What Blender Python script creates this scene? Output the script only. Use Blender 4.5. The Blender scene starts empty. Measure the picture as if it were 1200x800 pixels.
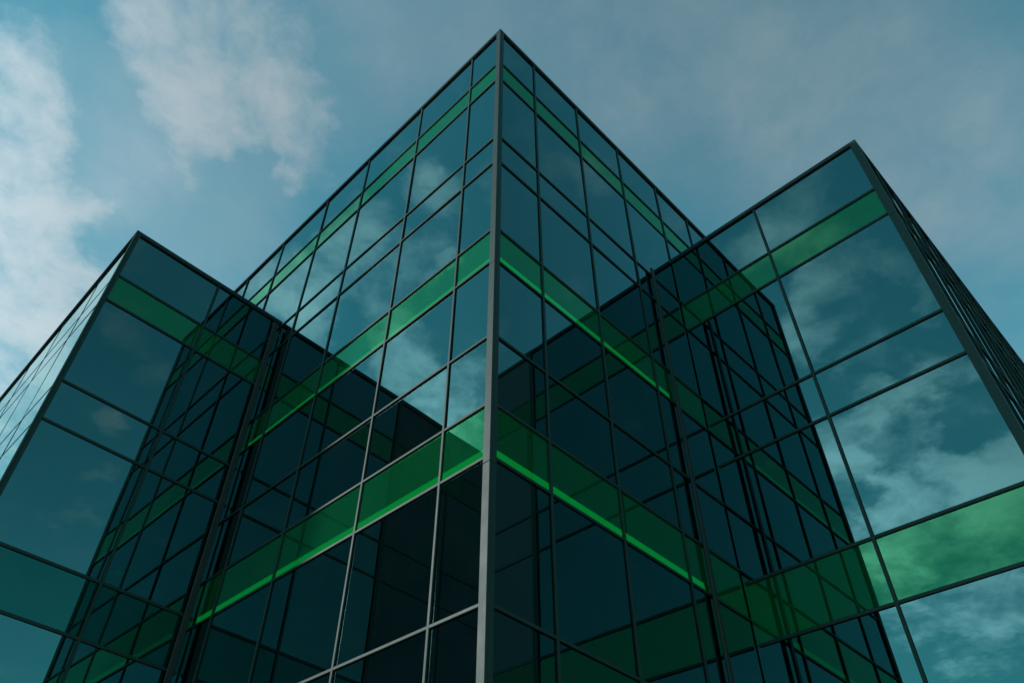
import bpy, bmesh, math, random
from mathutils import Vector, Matrix
random.seed(7)
STRIP = 0.7
SUNE = 2.0
SUNA = 0.6
SKYS = 0.10
EXPO = 0.7
WARP = 0.14
SKYTINT = (0.57, 1.24, 0.94, 1)
CLA, CLB = 1.6, 0.8
CLF = 2.2
CLCOL = (0.82, 1.0, 1.09)

R = math.radians
sc = bpy.context.scene
COL = sc.collection

# --------------------------------------------------------------------------
# helpers
# --------------------------------------------------------------------------
class MB:
    """collects boxes into one bmesh, links it as one mesh object"""
    def __init__(self):
        self.bm = bmesh.new()
    def box(self, x0, x1, y0, y1, z0, z1, bevel=0.0):
        bm = self.bm
        xs, ys, zs = sorted((x0, x1)), sorted((y0, y1)), sorted((z0, z1))
        vs = [bm.verts.new((x, y, z)) for x in xs for y in ys for z in zs]
        fs = [(0, 1, 3, 2), (4, 6, 7, 5), (0, 4, 5, 1), (2, 3, 7, 6), (0, 2, 6, 4), (1, 5, 7, 3)]
        faces = [bm.faces.new([vs[i] for i in f]) for f in fs]
        if bevel:
            es = list({e for f in faces for e in f.edges})
            bmesh.ops.bevel(bm, geom=es, offset=bevel, segments=1, affect='EDGES')
        return self
    def build(self, name, mat, parent=None, label=None):
        bm = self.bm
        bmesh.ops.recalc_face_normals(bm, faces=bm.faces)
        # put the object's origin at the middle of its shape
        c = Vector((0, 0, 0))
        if parent is not None and bm.verts:
            lo = Vector([min(v.co[i] for v in bm.verts) for i in range(3)])
            hi = Vector([max(v.co[i] for v in bm.verts) for i in range(3)])
            c = (lo + hi) / 2
            bmesh.ops.translate(bm, verts=bm.verts, vec=-c)
        me = bpy.data.meshes.new(name)
        bm.to_mesh(me); bm.free()
        me.materials.append(mat)
        o = bpy.data.objects.new(name, me)
        COL.objects.link(o)
        if parent is not None:
            o.parent = parent
            o.location = c - WORLD.get(parent.name, Vector((0, 0, 0)))
            WORLD[o.name] = c
        if label:
            o['label'] = label
        return o
WORLD = {}

class N:
    """tiny node-tree helper"""
    def __init__(self, tree):
        self.t = tree
        tree.nodes.clear()
    def __call__(self, typ, ins=None, **props):
        n = self.t.nodes.new(typ)
        for k, v in props.items():
            setattr(n, k, v)
        for k, v in (ins or {}).items():
            s = n.inputs[k]
            if isinstance(v, bpy.types.NodeSocket):
                self.t.links.new(v, s)
            else:
                s.default_value = v
        return n
    def math(self, op, a, b=None, c=None, clamp=False):
        ins = {0: a}
        if b is not None: ins[1] = b
        if c is not None: ins[2] = c
        return self('ShaderNodeMath', ins, operation=op, use_clamp=clamp).outputs[0]

def material(name):
    m = bpy.data.materials.new(name)
    m.use_nodes = True
    return m, N(m.node_tree)

# --------------------------------------------------------------------------
# materials
# --------------------------------------------------------------------------
def glass_material(name, tint, gloss_tint, body=None, body_mix=0.0, f0=0.30, wave=0.0016):
    """coated curtain-wall glass: a strong mirror coat over dark tinted glass
    (or over a green back-painted sheet)"""
    m, n = material(name)
    geo = n('ShaderNodeNewGeometry')
    # gentle roller-wave distortion of the float glass
    tc = n('ShaderNodeTexCoord')
    oi = n('ShaderNodeObjectInfo')
    off = n('ShaderNodeVectorMath', {0: tc.outputs['Object'], 1: oi.outputs['Location']}, operation='ADD')
    nz = n('ShaderNodeTexNoise', {'Vector': off.outputs[0], 'Scale': 0.55, 'Detail': 1.0, 'Roughness': 0.4})
    bmp = n('ShaderNodeBump', {'Height': nz.outputs['Fac'], 'Strength': 1.0, 'Distance': wave})
    # faint film of dust, thicker in places
    dz = n('ShaderNodeTexNoise', {'Vector': off.outputs[0], 'Scale': 1.3, 'Detail': 6.0, 'Roughness': 0.65})
    dustr = n('ShaderNodeMapRange', {'Value': dz.outputs['Fac'], 'From Min': 0.35, 'From Max': 0.8,
                                     'To Min': 0.0, 'To Max': 0.008})
    lw = n('ShaderNodeLayerWeight', {'Blend': 0.5, 'Normal': bmp.outputs[0]})
    fr = n.math('POWER', lw.outputs['Facing'], 4.0)
    fac = n.math('MULTIPLY_ADD', fr, 1.0 - f0, f0, clamp=True)
    gz = n.math('POWER', lw.outputs['Facing'], 6.0)
    gcol = n('ShaderNodeMixRGB', {0: gz, 1: (*gloss_tint, 1), 2: (0.86, 0.95, 0.93, 1)})
    gl = n('ShaderNodeBsdfGlossy', {'Color': gcol.outputs[0], 'Roughness': 0.0, 'Normal': bmp.outputs[0]})
    tr = n('ShaderNodeBsdfTransparent', {'Color': (*tint, 1)})
    under = tr.outputs[0]
    if body:
        vz = n('ShaderNodeTexNoise', {'Vector': off.outputs[0], 'Scale': 0.35, 'Detail': 3.0})
        hs = n('ShaderNodeMixRGB', {0: vz.outputs['Fac'], 1: (*[c * 0.82 for c in body], 1), 2: (*[c * 1.15 for c in body], 1)})
        df = n('ShaderNodeBsdfDiffuse', {'Color': hs.outputs[0]})
        under = n('ShaderNodeMixShader', {0: body_mix, 1: tr.outputs[0], 2: df.outputs[0]}).outputs[0]
    dust = n('ShaderNodeBsdfDiffuse', {'Color': (0.30, 0.33, 0.32, 1)})
    under = n('ShaderNodeMixShader', {0: dustr.outputs[0], 1: under, 2: dust.outputs[0]}).outputs[0]
    front = n('ShaderNodeMixShader', {0: fac, 1: under, 2: gl.outputs[0]})
    clear = n('ShaderNodeBsdfTransparent', {'Color': (1, 1, 1, 1)})
    mix = n('ShaderNodeMixShader', {0: geo.outputs['Backfacing'], 1: front.outputs[0], 2: clear.outputs[0]})
    n('ShaderNodeOutputMaterial', {'Surface': mix.outputs[0]})
    return m

def metal_material(name, base, rough=0.5, metallic=0.2):
    m, n = material(name)
    tc = n('ShaderNodeTexCoord')
    oi = n('ShaderNodeObjectInfo')
    off = n('ShaderNodeVectorMath', {0: tc.outputs['Object'], 1: oi.outputs['Location']}, operation='ADD')
    nz = n('ShaderNodeTexNoise', {'Vector': off.outputs[0], 'Scale': 2.2, 'Detail': 5.0, 'Roughness': 0.6})
    cr = n('ShaderNodeMixRGB', {0: nz.outputs['Fac'], 1: (*[c * 0.8 for c in base], 1), 2: (*[c * 1.2 for c in base], 1)})
    rr = n('ShaderNodeMapRange', {'Value': nz.outputs['Fac'], 'To Min': rough - .08, 'To Max': rough + .12})
    b = n('ShaderNodeBsdfPrincipled', {'Base Color': cr.outputs[0], 'Metallic': metallic, 'Roughness': rr.outputs[0], 'Specular IOR Level': 0.3})
    n('ShaderNodeOutputMaterial', {'Surface': b.outputs[0]})
    return m

def plain_material(name, base, rough=0.8, scale=3.0, var=0.2):
    m, n = material(name)
    tc = n('ShaderNodeTexCoord')
    nz = n('ShaderNodeTexNoise', {'Vector': tc.outputs['Object'], 'Scale': scale, 'Detail': 6.0})
    cr = n('ShaderNodeMixRGB', {0: nz.outputs['Fac'], 1: (*[c * (1 - var) for c in base], 1), 2: (*[c * (1 + var) for c in base], 1)})
    b = n('ShaderNodeBsdfPrincipled', {'Base Color': cr.outputs[0], 'Roughness': rough})
    n('ShaderNodeOutputMaterial', {'Surface': b.outputs[0]})
    return m

M_glass = glass_material('tinted_mirror_glass', (0.03, 0.09, 0.105), (0.34, 0.78, 0.78), f0=0.23)
M_green = glass_material('green_spandrel_glass', (0.03, 0.45, 0.16), (0.20, 0.88, 0.46), body=(0.002, 0.085, 0.027), body_mix=0.6, f0=0.17)
M_teal = glass_material('dark_teal_spandrel_glass', (0.03, 0.20, 0.17), (0.12, 0.52, 0.46), body=(0.002, 0.020, 0.016), body_mix=0.55, f0=0.20)
M_alu = metal_material('grey_anodised_aluminium', (0.014, 0.030, 0.027))
M_cap = metal_material('dark_coping_metal', (0.02, 0.027, 0.027), 0.4)
M_gasket = plain_material('black_gasket', (0.012, 0.014, 0.014), 0.6)
M_inner = plain_material('interior_partition', (0.02, 0.03, 0.035), 0.8)
M_fin = plain_material('interior_mullion_fin', (0.12, 0.17, 0.16), 0.6)
M_roof = plain_material('roof_membrane', (0.22, 0.23, 0.23), 0.9)
M_far = metal_material('added_block_dark_glass', (0.020, 0.036, 0.042), 0.10, 0.0)  # dark skin for the added, unseen blocks that the glass reflects
M_fargreen = metal_material('added_block_dark_green', (0.004, 0.035, 0.014), 0.2, 0.0)
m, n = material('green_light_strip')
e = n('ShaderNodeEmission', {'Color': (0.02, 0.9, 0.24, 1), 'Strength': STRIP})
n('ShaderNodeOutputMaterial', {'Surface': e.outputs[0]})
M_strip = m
# paving: slabs with joints
m, n = material('plaza_paving')
tc = n('ShaderNodeTexCoord')
br = n('ShaderNodeTexBrick', {'Vector': tc.outputs['Object'], 'Scale': 1.0, 'Color1': (0.26, 0.25, 0.24, 1), 'Color2': (0.32, 0.31, 0.29, 1),
                              'Mortar': (0.12, 0.12, 0.115, 1), 'Mortar Size': 0.008, 'Brick Width': 0.9, 'Row Height': 0.6})
nz = n('ShaderNodeTexNoise', {'Vector': tc.outputs['Object'], 'Scale': 0.7, 'Detail': 7.0})
cr = n('ShaderNodeMixRGB', {0: 0.35, 1: br.outputs['Color'], 2: nz.outputs['Color']}, blend_type='SOFT_LIGHT')
b = n('ShaderNodeBsdfPrincipled', {'Base Color': cr.outputs[0], 'Roughness': 0.85})
n('ShaderNodeOutputMaterial', {'Surface': b.outputs[0]})
M_pave = m

# --------------------------------------------------------------------------
# the building: all heights are metres above the plaza, the roof of the tall
# block is at ROOF.  The near corner of the tall block stands at x=0, y=0; its left face is
# the plane x=0, its right face the plane y=0.
# --------------------------------------------------------------------------
ROOF = 21.6
ZM = [0, 1.725, 2.526, 5.108, 6.066, 8.331, 9.256, 11.127, 12.545, 13.511, 15.662, 17.05, 18.0, 20.2, 21.6]
KM = 'PGPPPGPPGPPGPP'
ZR0 = 3.50
ZR = [ZR0, 5.304, 6.199, 9.139, 10.219, 12.834, 13.985, 16.75, 17.75, 20.1, 21.6]
KR = 'PGPPPGPPPG'
ZL0 = 5.0
ZL = [ZL0, 6.579, 7.379, 9.812, 10.792, 13.35, 14.406, 17.0, 17.95, 20.2, 21.6]
KL = 'PGPPPTPPPT'
YA = 8.05          # plane of the left wing's front
XB = 6.53          # plane of the right wing's front
W1 = 4.20          # how far the left wing stands out
W2 = 5.03          # how far the right wing stands out
AY = [0, 1.02, 3.0, 5.3, 7.32, 9.69, 11.8, 13.95, 16.1, 18.3, 20.5, 22.7, 24.0]
BX = [0, 1.27, 2.973, 4.741, 6.53, 8.119, 9.85, 11.6, 13.4, 15.2, 17.0, 18.8, 20.6, 22.0]
LX = [0, -1.91, -W1]
RY = [0, -2.418, -W2]
LSY = [YA + v for v in (0, 1.9, 4.1, 6.3, 8.5, 10.7, 12.9, 15.1, 17.3)]
RSX = [XB + 0.95 * v for v in range(17)]
CAVITY = 1.15
REC = 0.019        # glass lies this far behind the mullion caps

building = bpy.data.objects.new('glass_office_building', None)
COL.objects.link(building)
building.location = (0, 0, 0)
building['label'] = 'teal mirror glass office building with green bands, a tall cornered centre and two lower wings'
building['category'] = 'office building'
WORLD[building.name] = Vector((0, 0, 0))

def core(name, boxes, mat, label):
    b = MB()
    for q in boxes: b.box(*q)
    return b.build(name, mat, building, label)

mainB = core('central_block', [(CAVITY, 22, CAVITY, 24, 0.05, ROOF - .5)], M_inner, 'tall central block whose sharp corner points at the viewer')
leftB = core('side_wing', [(-W1 + CAVITY, CAVITY - .01, YA + CAVITY, LSY[-1], 0.05, ROOF - ZL0 - .4)], M_inner, 'lower left wing with its narrow side face turned away')
rightB = core('side_wing', [(XB + CAVITY, RSX[-1], -W2 + CAVITY, CAVITY - .01, 0.05, ROOF - ZR0 - .4)], M_inner, 'lower right wing with wide panes reflecting clouds')

PANES = []
class Face:
    """one flat curtain wall.  u runs along the wall, w points outwards."""
    def __init__(self, axis, plane, outsign, parent):
        self.axis, self.plane, self.s, self.parent = axis, plane, outsign, parent
    flat = False
    rec = REC
    def box(self, mb, u0, u1, w0, w1, z0, z1, bevel=0):
        a, b_ = self.plane + self.s * w0, self.plane + self.s * w1
        if self.axis == 'x': mb.box(a, b_, u0, u1, z0, z1, bevel)
        else: mb.box(u0, u1, a, b_, z0, z1, bevel)
    def pane(self, u0, u1, z0, z1, kind):
        PANES.append((self, u0, u1, z0, z1, kind))
    def make_pane(self, q):
        _, u0, u1, z0, z1, kind = q
        mb = MB(); g = 0.004
        self.box(mb, min(u0, u1) + g, max(u0, u1) - g, -self.rec - 0.012, -self.rec, z0 + g, z1 - g)
        o = mb.build('window_pane' if kind == 'P' else 'spandrel_panel', M_teal if kind == 'T' else M_green if kind == 'G' else M_glass, self.parent)
        if kind == 'T': o['label'] = 'dark teal spandrel panel, duller than the green ones above'
        # no pane hangs perfectly true in its frame
        t = 0.0017
        o.rotation_euler = (random.gauss(0, t), random.gauss(0, t), random.gauss(0, t))
        return o
    def mullion(self, u, z0, z1, w=0.050, proud=0.012, name='mullion', fin=True):
        mb = MB()
        if self.flat: w, proud = w * .75, -0.004
        self.box(mb, u - w / 2, u + w / 2, -0.008, proud, z0, z1, 0 if self.flat else 0.006)          # cap
        self.box(mb, u - w * .36, u + w * .36, -REC - 0.05, -0.0085, z0, z1)          # shank in the joint
        o = mb.build(name, M_alu, self.parent)
        if fin:
            f = MB()
            self.box(f, u - 0.03, u + 0.03, -REC - 0.34, -REC - 0.052, z0, z1)
            fins.append((f, self.parent))
        return o
    def transom(self, u0, u1, z, w=0.050, proud=0.010):
        mb = MB()
        if self.flat: w, proud = w * .75, -0.006
        self.box(mb, u0, u1, -0.008, proud, z - w / 2, z + w / 2, 0 if self.flat else 0.006)
        self.box(mb, u0, u1, -REC - 0.05, -0.0085, z - w * .36, z + w * .36)
        return mb.build('transom', M_alu, self.parent)
fins = []

def curtain(face, us, zs, kinds, z_low=None, first=None, mull_skip=(), tskip=(), mull_range=None):
    """us: mullion positions, zs: depths below ROOF of the transoms (0 = roof edge)"""
    n_ = len(us) - 1
    for i in range(n_):
        for k in range(len(zs) - 1):
            z1, z0 = ROOF - zs[k], ROOF - zs[k + 1]
            if k == 0: z1 -= 0.06
            face.pane(us[i], us[i + 1], z0, z1, kinds[k])

A = Face('x', 0.0, -1, mainB)
Bf = Face('y', 0.0, -1, mainB)
LF = Face('y', YA, -1, leftB)
LS = Face('x', -W1, -1, leftB)
RF = Face('x', XB, -1, rightB)
RS = Face('y', -W2, -1, rightB)
LS.flat = True      # flush structural glazing on the side faces
LS.rec = 0.011

# --- tall block, left face: full height up to the left wing, upper rows beyond it
def tall_face(face, us, stop, zwing):
    i_in = max(i for i in range(len(us)) if us[i] < stop - .01)
    lower = us[:i_in + 1] + [stop]
    for k in range(len(ZM) - 1):
        z1, z0 = ROOF - ZM[k], ROOF - ZM[k + 1]
        if k == 0: z1 -= 0.06
        up = z0 > ROOF - zwing - 0.15
        cols = us if (up or z1 > ROOF - zwing + .15) else lower
        for i in range(len(cols) - 1):
            beyond = cols[i] > stop - .01
            zz0 = z0
            if beyond and z0 < ROOF - zwing + .05: zz0 = ROOF - zwing + .05
            if zz0 < z0 + 1e-6 or z1 - zz0 > .1:
                face.pane(cols[i], cols[i + 1], zz0, z1, KM[k])
        if k:
            end = us[-1] if ZM[k] < zwing else stop
            face.transom(0.09, end, ROOF - ZM[k])
    for i, u in enumerate(us[1:-1]):
        face.mullion(u, 0.02 if u < stop - .1 else ROOF - zwing + .02, ROOF - .07)
tall_face(A, AY, YA, ZL0)
tall_face(Bf, BX, XB, ZR0)

# --- wings
def wing_face(face, us, zs, kinds, top, t0, t1, fin=True):
    for i in range(len(us) - 1):
        for k in range(len(zs) - 1):
            z1, z0 = ROOF - zs[k], ROOF - zs[k + 1]
            if k == 0: z1 -= 0.06
            face.pane(us[i], us[i + 1], z0, z1, kinds[k])
    for k in range(1, len(zs) - 1):
        face.transom(t0, t1, ROOF - zs[k], 0.058)
    for u in us[1:-1]:
        face.mullion(u, 0.02, ROOF - zs[0] - .07, 0.056, fin=fin)
wing_face(LF, LX, ZL, KL, ZL0, -.04, -W1 + .09)
wing_face(RF, RY, ZR, KR, ZR0, -.04, -W2 + .09)
wing_face(LS, LSY, ZL, 'P' * 10, ZL0, YA + .09, LSY[-1], fin=False)
wing_face(RS, RSX, ZR, KR, ZR0, XB + .09, RSX[-1], fin=False)

# --- corner posts
def corner_post(x, y, sx, sy, ztop, parent, levels, w=0.11, p=0.028):
    """L-shaped corner cover in storey-high lengths with open splice joints"""
    mb = MB()
    zs = sorted({0.02, ztop} | {ROOF - z - 0.12 for z in levels if 0.5 < ROOF - z - .12 < ztop - .5})
    for a, c in zip(zs[:-1], zs[1:]):
        mb.box(x + sx * p, x - sx * 0.02, y + sy * p, y - sy * w, a + .002, c - .002, 0.006)
        mb.box(x - sx * 0.021, x - sx * w, y + sy * p, y - sy * 0.02, a + .002, c - .002, 0.006)
    mb.box(x + sx * (p - .008), x - sx * .015, y + sy * (p - .008), y - sy * (w - .02), 0.02, ztop)
    return mb.build('corner_post', M_alu, parent)
corner_post(0, 0, -1, -1, ROOF - .06, mainB, [ZM[2], ZM[6], ZM[9], ZM[12]])
corner_post(-W1, YA, -1, -1, ROOF - ZL0 - .06, leftB, [ZL[2], ZL[6], ZL[9]], 0.09)
corner_post(XB, -W2, -1, -1, ROOF - ZR0 - .06, rightB, [ZR[2], ZR[6], ZR[9]], 0.12)
# dark posts standing in the two re-entrant corners, from the ground to the wing roofs
def inner_post(x0, x1, y0, y1, ztop, parent):
    mb = MB()
    mb.box(x0, x1, y0, y1, 0.02, ztop, 0.012)
    ox = 0.03
    o = mb.build('corner_channel', M_gasket, parent, 'dark vertical channel in the inner corner')
    return o
inner_post(-0.25, -0.11, YA - 0.08, YA - 0.03, ROOF - ZL0 - .2, leftB)
inner_post(5.27, 5.39, -0.08, -0.03, ROOF - 4.95, mainB)

# --- copings and roofs
def coping(boxes, name, parent, mat=None):
    mb = MB()
    for q in boxes: mb.box(*q, 0.008)
    return mb.build(name, mat or M_cap, parent)
pr = 0.035
h = 0.11
coping([(-pr, .35, .36, AY[-1], ROOF - h, ROOF)], 'coping', mainB)
coping([(-pr, BX[-1], -pr, .35, ROOF - h, ROOF)], 'coping', mainB)
zl, zr = ROOF - ZL0, ROOF - ZR0
coping([(-W1 - pr, -.005, YA - pr, YA + .35, zl - h, zl)], 'coping', leftB)
coping([(-W1 - pr, -W1 + .35, YA + .36, LSY[-1], zl - h, zl)], 'coping', leftB)
coping([(XB - pr, XB + .35, -W2 - pr, -.005, zr - h, zr)], 'coping', rightB)
coping([(XB + .36, RSX[-1], -W2 - pr, -W2 + .35, zr - h, zr)], 'coping', rightB)
def roof(name, q, parent):
    return MB().box(*q).build(name, M_roof, parent)
roof('roof_slab', (.12, 22, .12, 24, ROOF - .49, ROOF - .18), mainB)
roof('roof_slab', (-W1 + .12, -.12, YA + .12, LSY[-1], zl - .39, zl - .18), leftB)
roof('roof_slab', (XB + .12, RSX[-1], -W2 + .12, -.12, zr - .39, zr - .18), rightB)

# --- interior fins of the mullions: one part per wall mullion
for f, par in fins:
    f.build('mullion_fin', M_fin, par)

# --- green light strips along the foot of two green bands of the tall block
def strip(face, u0, u1, zb, hh, us):
    cuts = [u0] + [u for u in us if u0 < u < u1] + [u1]
    mb = MB()
    face.box(mb, u0, u1, -REC - 0.030, -REC - 0.014, zb, zb + hh)
    return mb.build('light_strip', M_strip, mainB)
strip(A, 0.12, YA - .06, ROOF - ZM[6] + .115, 0.05, AY)
strip(A, 0.12, YA - .06, ROOF - ZM[9] + .065, 0.12, AY)
strip(Bf, 0.12, 5.2, ROOF - ZM[6] + .115, 0.09, BX)
strip(Bf, 0.12, 5.2, ROOF - ZM[9] + .065, 0.12, BX)

# --------------------------------------------------------------------------
# camera
# --------------------------------------------------------------------------
cam_d = bpy.data.cameras.new('camera')
cam = bpy.data.objects.new('camera', cam_d)
COL.objects.link(cam)
F, CX, CY, YAW, PIT, ROL, PPX, PPY = 917.062, -6.024, -6.136, R(41.193), R(43.985), R(3.691), 539.133, 418.769
fw = Vector((math.sin(YAW) * math.cos(PIT), math.cos(YAW) * math.cos(PIT), math.sin(PIT)))
r0 = Vector((math.cos(YAW), -math.sin(YAW), 0))
u0 = r0.cross(fw)
rr = r0 * math.cos(ROL) + u0 * math.sin(ROL)
uu = -r0 * math.sin(ROL) + u0 * math.cos(ROL)
CAMPOS = Vector((CX, CY, ROOF - 20.0))
mw = Matrix((rr, uu, -fw)).transposed().to_4x4()
mw.translation = CAMPOS
cam.matrix_world = mw
cam_d.sensor_fit = 'HORIZONTAL'; cam_d.sensor_width = 36.0
cam_d.lens = F / 1200 * 36
cam_d.shift_x = (600 - PPX) / 1200
cam_d.shift_y = (PPY - 400) / 1200
cam_d.clip_start = 0.05; cam_d.clip_end = 5000
sc.camera = cam

# --- panes: the hundred that look largest in the photograph are parts of their own
def shown(q):
    f, a0, a1, z0, z1, kind = q
    pts = []
    for u in (a0, a1):
        for z in (z0, z1):
            P = Vector((f.plane, u, z)) if f.axis == 'x' else Vector((u, f.plane, z))
            d = P - CAMPOS
            w = d.dot(fw)
            if w < .1: return 0
            pts.append((min(max(PPX + F * d.dot(rr) / w, -40), 1240), min(max(PPY - F * d.dot(uu) / w, -40), 840)))
    (ax, ay), (bx, by), (cx, cy), (dx, dy) = pts[0], pts[1], pts[3], pts[2]
    return abs((cx - ax) * (dy - by) - (dx - bx) * (cy - ay)) / 2
for kind in ('P', 'GT'):
    qs = sorted([q for q in PANES if q[5] in kind], key=shown, reverse=True)
    for q in qs[:100]:
        q[0].make_pane(q)
    if qs[100:]:
        mb = MB(); g = 0.004
        for q in qs[100:]:
            q[0].box(mb, min(q[1], q[2]) + g, max(q[1], q[2]) - g, -q[0].rec - .012, -q[0].rec, q[3] + g, q[4] - g)
        o = mb.build('window_pane' if kind == 'P' else 'spandrel_panel', M_glass if kind == 'P' else M_green, building, 'smaller panes of the side faces and the lowest storeys')
        o['kind'] = 'stuff'

# --------------------------------------------------------------------------
# unseen blocks added to darken the reflections
# in the glass beside the wing ends
# --------------------------------------------------------------------------
def added_block(axis, x0, x1, y0, y1, zs, vs_, label):
    t_ = bpy.data.objects.new('added_reflected_building', None)
    COL.objects.link(t_)
    t_.location = ((x0 + x1) / 2, (y0 + y1) / 2, 0)
    t_['label'] = label; t_['category'] = 'office building'
    WORLD[t_.name] = Vector(t_.location)
    MB().box(x0, x1, y0, y1, 0, zs[0] - .46).build('added_block_body', M_far, t_)
    tr = MB(); gp = MB()
    for k, z in enumerate(zs[1:]):
        if axis == 'y': tr.box(x0, x1, y0 - .08, y0 - .005, z - .09, z + .09)
        else: tr.box(x0 - .08, x0 - .005, y0, y1, z - .09, z + .09)
    for a in (0, 4):
        if axis == 'y': gp.box(x0, x1, y0 - .04, y0 - .004, zs[a + 2] + .1, zs[a + 1] - .1)
        else: gp.box(x0 - .04, x0 - .004, y0, y1, zs[a + 2] + .1, zs[a + 1] - .1)
    tr.build('transoms', M_cap, t_)
    gp.build('spandrel_panels', M_fargreen, t_)
    mu = MB()
    for v in vs_:
        if axis == 'y': mu.box(v - .09, v + .09, y0 - .1, y0 - .005, 0, zs[0] - .46)
        else: mu.box(x0 - .1, x0 - .005, v - .09, v + .09, 0, zs[0] - .46)
    mu.build('mullions', M_cap, t_)
    cp = MB().box(x0 - .15, x1, y0 - .15, y1, zs[0] - .45, zs[0] - .1).build('coping', M_cap, t_)
E_ = CAMPOS.z
T1 = 40.0
s1 = T1 / (YA - CY)
xs1 = -CX + (-W1 + CX) / (YA - CY) * T1
added_block('y', xs1 - 14, xs1 + .6, CY + T1, CY + T1 + 18, [E_ + (ROOF - z - E_) * s1 for z in ZL[:8]], [xs1 + .4 - 2.2 * s1 * k for k in range(3)],
          'tall dark block added outside the frame beyond the left wing to darken reflections')
T2 = 40.0
s2 = T2 / (XB - CX)
ys2 = -CY - (W2 - CY) / (XB - CX) * T2
added_block('x', CX + T2, CX + T2 + 18, ys2 - 14, ys2 + .6, [E_ + (ROOF - z - E_) * s2 for z in ZR[:8]], [ys2 + .4 - 2.5 * s2 * k for k in range(3)],
          'tall dark block added outside the frame beyond the right wing to darken reflections')

# --------------------------------------------------------------------------
# ground
# --------------------------------------------------------------------------
g = MB()
bm = g.bm
vs = [bm.verts.new(v) for v in ((-1500, -1500, 0), (1500, -1500, 0), (1500, 1500, 0), (-1500, 1500, 0))]
bm.faces.new(vs)
ground = g.build('plaza', M_pave)
ground['kind'] = 'structure'
ground['label'] = 'grey paved plaza in front of the building'

# --------------------------------------------------------------------------
# light: hazy sun from the left, Nishita sky with broken cloud
# --------------------------------------------------------------------------
SUN = Vector((-0.72, 0.58, 0.42)).normalized()
el = math.asin(SUN.z)
rot = math.atan2(SUN.x, SUN.y)
ld = bpy.data.lights.new('sun', 'SUN')
ld.energy = SUNE; ld.angle = R(SUNA); ld.color = (1.0, 0.98, 0.94)
lo = bpy.data.objects.new('sun', ld)
COL.objects.link(lo)
lo.rotation_euler = SUN.to_track_quat('Z', 'Y').to_euler()
lo.location = (-40, -5, 40)

w = bpy.data.worlds.new('World')
sc.world = w
w.use_nodes = True
n = N(w.node_tree)
sky = n('ShaderNodeTexSky', sky_type='NISHITA')
sky.sun_disc = False
sky.sun_elevation = el
sky.sun_rotation = rot
sky.air_density = 1.0; sky.dust_density = 0.1; sky.ozone_density = 1.5
tc = n('ShaderNodeTexCoord')
D = tc.outputs['Generated']
nd = n('ShaderNodeVectorMath', {0: D}, operation='NORMALIZE').outputs[0]
sx = n('ShaderNodeSeparateXYZ', {0: nd})
zz = n.math('MAXIMUM', n.math('ADD', sx.outputs[2], 0.12), 0.08)
pp = n('ShaderNodeCombineXYZ', {0: n.math('DIVIDE', sx.outputs[0], zz), 1: n.math('DIVIDE', sx.outputs[1], zz), 2: 0.37}).outputs[0]
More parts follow.
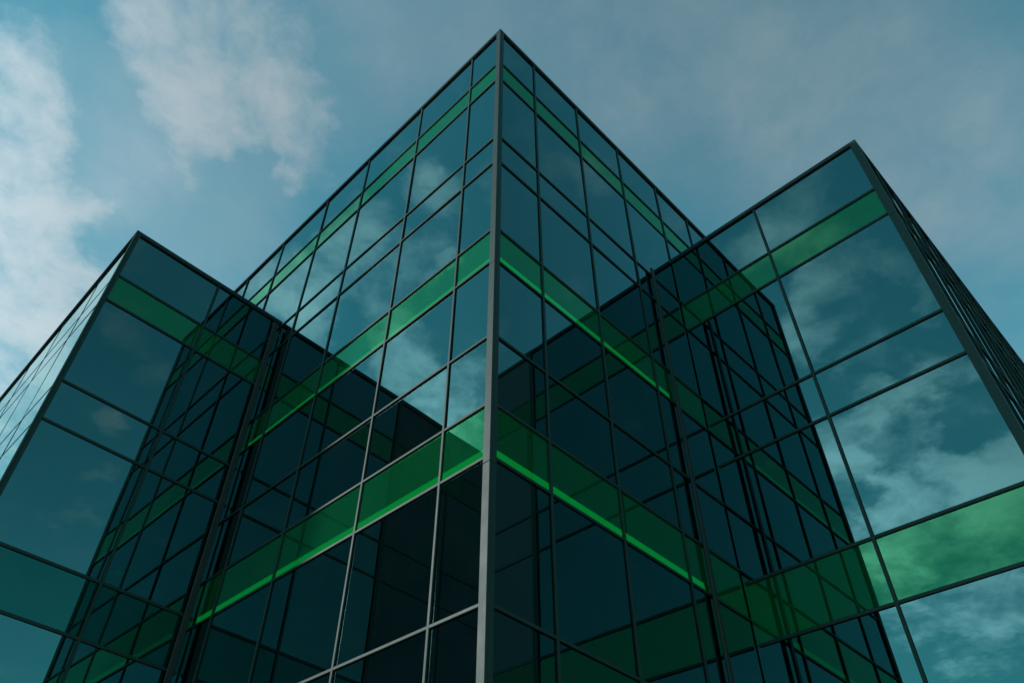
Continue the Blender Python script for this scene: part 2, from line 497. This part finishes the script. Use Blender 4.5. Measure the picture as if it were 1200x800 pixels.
# clouds drift along a layer: domain-warped noise on that layer
wn = n('ShaderNodeTexNoise', {'Vector': pp, 'Scale': 5.0, 'Detail': 5.0, 'Roughness': 0.6})
wv = n('ShaderNodeVectorMath', {0: wn.outputs['Color'], 1: (0.5, 0.5, 0.5)}, operation='SUBTRACT').outputs[0]
wd = n('ShaderNodeVectorMath', {0: wv, 1: (WARP, WARP, WARP)}, operation='MULTIPLY').outputs[0]
dv = n('ShaderNodeVectorMath', {0: n('ShaderNodeVectorMath', {0: nd, 1: wd}, operation='ADD').outputs[0]}, operation='NORMALIZE').outputs[0]
CL = [(-0.0873, 0.6441, 0.76, 0.0654, 0.8), (-0.039, 0.7013, 0.7118, 0.0818, 0.9), (0.0144, 0.7684, 0.6398, 0.1036, 0.95), (0.0576, 0.8121, 0.5807, 0.0763, 0.8), (0.027, 0.5183, 0.8548, 0.0981, 0.75), (0.1032, 0.4969, 0.8616, 0.0785, 0.72), (0.0509, 0.5906, 0.8054, 0.06, 0.68), (0.0894, 0.6231, 0.777, 0.0349, 0.45), (0.1423, 0.6073, 0.7816, 0.024, 0.34), (0.0067, 0.6554, 0.7553, 0.0349, -0.45), (-0.09, 0.5711, 0.816, 0.0436, -0.4), (-0.0089, 0.5965, 0.8026, 0.0218, -0.3), (0.1845, 0.5535, 0.8121, 0.0262, 0.55), (0.1437, 0.5588, 0.8168, 0.0153, -0.2), (0.1464, 0.4515, 0.8802, 0.06, 0.5), (0.3107, 0.2403, 0.9196, 0.0981, 0.3), (0.4155, 0.1758, 0.8924, 0.1091, 0.32), (0.4792, 0.0855, 0.8735, 0.1418, 0.3), (0.5889, 0.0419, 0.8071, 0.1091, 0.3), (0.6687, -0.0191, 0.7433, 0.0981, 0.28), (0.7088, -0.0057, 0.7054, 0.0763, 0.2), (0.5941, -0.1027, 0.7978, 0.0981, 0.12), (0.199, 0.3262, 0.9241, 0.0872, 0.2), (0.139, 0.4357, 0.8893, 0.0872, 0.25), (0.1232, 0.6345, 0.763, 0.0981, 0.3), (0.0015, 0.6361, 0.7716, 0.0763, 0.3), (-0.085, 0.8325, 0.5475, 0.0687, 0.9), (-0.094, 0.7763, 0.6233, 0.0687, 0.9), (-0.0887, 0.7253, 0.6827, 0.0491, 0.8), (-0.6977, 0.1671, 0.6966, 0.0275, 0.85), (-0.6844, 0.1173, 0.7196, 0.0294, 0.6), (-0.7108, 0.0983, 0.6965, 0.0216, 0.5), (-0.7179, 0.2027, 0.666, 0.0245, 0.75), (-0.7415, 0.09, 0.6649, 0.0137, 0.6), (-0.6274, 0.1753, 0.7587, 0.0393, 0.5), (-0.6233, 0.1099, 0.7742, 0.0344, 0.4), (-0.7855, 0.1673, 0.5958, 0.0314, 0.85), (-0.7891, 0.1144, 0.6036, 0.0275, 0.8), (-0.793, 0.2137, 0.5705, 0.0344, 0.85), (-0.7946, 0.077, 0.6022, 0.0177, 0.7), (-0.8344, 0.1774, 0.5219, 0.0442, 0.95), (-0.8467, 0.1217, 0.518, 0.0442, 0.8), (-0.8333, 0.2196, 0.5073, 0.0393, 0.85), (-0.8641, 0.1052, 0.4921, 0.0491, 0.85), (-0.8467, 0.2477, 0.4709, 0.0393, 0.6), (-0.8855, 0.2122, 0.4133, 0.0589, 0.55), (-0.9, 0.1528, 0.4083, 0.0491, 0.45), (-0.6296, 0.2071, 0.7488, 0.0245, 0.5), (-0.3075, 0.4376, 0.845, 0.0157, 0.69), (-0.3267, 0.4494, 0.8314, 0.0265, 0.75), (-0.2993, 0.5194, 0.8004, 0.0294, 0.69), (-0.3049, 0.5476, 0.7792, 0.0334, 0.8), (-0.3742, 0.5042, 0.7783, 0.0294, 0.8), (-0.3931, 0.4925, 0.7765, 0.0137, 0.8), (-0.3713, 0.5615, 0.7395, 0.0334, 0.58), (-0.2777, 0.6301, 0.7251, 0.0461, 0.83), (-0.3153, 0.6315, 0.7084, 0.0334, 0.83), (-0.4326, 0.5906, 0.6812, 0.0393, 0.75), (-0.49, 0.5479, 0.6779, 0.0373, 0.75), (-0.4834, 0.5938, 0.6433, 0.0265, 0.69), (-0.3245, 0.5896, 0.7396, 0.0265, 0.58), (-0.2282, 0.6505, 0.7244, 0.0334, 0.69), (-0.5251, 0.5734, 0.6289, 0.0265, 0.69), (0.1347, -0.7491, 0.6487, 0.0294, 0.4), (0.1776, -0.8159, 0.5503, 0.0137, 0.65), (0.1959, -0.8402, 0.5056, 0.0137, 0.5), (0.2077, -0.8663, 0.4543, 0.0118, 0.4), (0.4666, -0.2991, 0.8324, 0.0245, 0.4), (0.4931, -0.4684, 0.7331, 0.0137, 0.45), (0.5272, -0.3827, 0.7587, 0.0196, 0.4), (0.5493, -0.251, 0.7971, 0.0245, 0.4), (-0.8157, 0.112, 0.5675, 0.0294, -0.8), (-0.8163, 0.1783, 0.5494, 0.0196, -0.6), (-0.8172, 0.2347, 0.5264, 0.0137, -0.5), (-0.749, 0.1427, 0.647, 0.0177, -0.5), (0.197, -0.762, 0.6169, 0.0177, 0.4)]
acc = None
veil = None
for (bx, by, bz, ang, s) in CL:
    dt = n('ShaderNodeVectorMath', {0: dv, 1: (bx, by, bz)}, operation='DOT_PRODUCT').outputs['Value']
    mr = n('ShaderNodeMapRange', {'Value': dt, 'From Min': math.cos(ang * 1.75), 'From Max': 1.0, 'To Min': 0.0, 'To Max': s}, interpolation_type='SMOOTHSTEP').outputs[0]
    if ang > 0.074 and 0 < s < 0.4: veil = mr if veil is None else n.math('ADD', veil, mr); continue
    if s < 0: acc = n.math('ADD', acc, mr); continue
    acc = mr if acc is None else n.math('MAXIMUM', n.math('MULTIPLY', n.math('ADD', acc, mr), 0.72), n.math('MAXIMUM', acc, mr))
pw = n('ShaderNodeVectorMath', {0: pp, 1: n('ShaderNodeVectorMath', {0: wv, 1: (0.10, 0.10, 0.0)}, operation='MULTIPLY').outputs[0]}, operation='ADD').outputs[0]
f1 = n('ShaderNodeTexNoise', {'Vector': pw, 'Scale': 8.0, 'Detail': 9.0, 'Roughness': 0.61, 'Lacunarity': 2.1}).outputs['Fac']
f2 = n('ShaderNodeTexNoise', {'Vector': pp, 'Scale': 1.6, 'Detail': 4.0, 'Roughness': 0.55}).outputs['Fac']
dens = n.math('ADD', acc, n.math('MULTIPLY', n.math('SUBTRACT', f1, 0.5), 2.7))
dens = n('ShaderNodeMapRange', {'Value': dens, 'From Min': 0.05, 'From Max': 1.55, 'To Min': 0.0, 'To Max': 1.0}, interpolation_type='SMOOTHSTEP').outputs[0]
# scattered cloud elsewhere in the sky
els = n('ShaderNodeMapRange', {'Value': n.math('ADD', f2, n.math('MULTIPLY', n.math('SUBTRACT', f1, 0.5), 0.5)), 'From Min': 0.52, 'From Max': 0.82, 'To Min': 0.0, 'To Max': 0.12}, interpolation_type='SMOOTHSTEP').outputs[0]
# thin high veil
vl = n.math('MULTIPLY', n.math('MINIMUM', veil, 0.62), n('ShaderNodeMapRange', {'Value': n.math('ADD', n.math('MULTIPLY', f1, 0.45), n.math('MULTIPLY', f2, 0.55)), 'From Min': 0.36, 'From Max': 0.62, 'To Min': 0.25, 'To Max': 1.0}).outputs[0])
dens = n.math('MAXIMUM', n.math('MAXIMUM', dens, els), vl)
tint = n('ShaderNodeMixRGB', {0: 1.0, 1: sky.outputs[0], 2: SKYTINT}, blend_type='MULTIPLY')
# cloud brightness follows the sky behind it, but greyer and brighter
bw = n('ShaderNodeRGBToBW', {0: sky.outputs[0]}).outputs[0]
cb = n.math('MULTIPLY_ADD', bw, CLA, CLB)
# clouds near the sun are lit through and brighter
sd = n.math('MAXIMUM', n('ShaderNodeVectorMath', {0: nd, 1: tuple(SUN)}, operation='DOT_PRODUCT').outputs['Value'], 0.0)
cb = n.math('MULTIPLY', cb, n.math('MULTIPLY_ADD', n.math('POWER', sd, 8.0), CLF, 1.0))
cc = n('ShaderNodeVectorMath', {0: CLCOL, 'Scale': cb}, operation='SCALE').outputs[0]
mixc = n('ShaderNodeMixRGB', {0: n.math('MULTIPLY', dens, 0.95), 1: tint.outputs[0], 2: cc})
bg = n('ShaderNodeBackground', {'Color': mixc.outputs[0], 'Strength': SKYS})
n('ShaderNodeOutputWorld', {'Surface': bg.outputs[0]})

# --------------------------------------------------------------------------
# render look
# --------------------------------------------------------------------------
sc.view_settings.view_transform = 'Standard'
sc.view_settings.look = 'None'
sc.view_settings.exposure = EXPO
sc.view_settings.gamma = 1.0
try: sc.view_settings.use_curve_mapping = False
except Exception: pass
sc.cycles.max_bounces = 10
sc.cycles.sample_clamp_indirect = 4.0
sc.cycles.glossy_bounces = 6
sc.cycles.transparent_max_bounces = 24
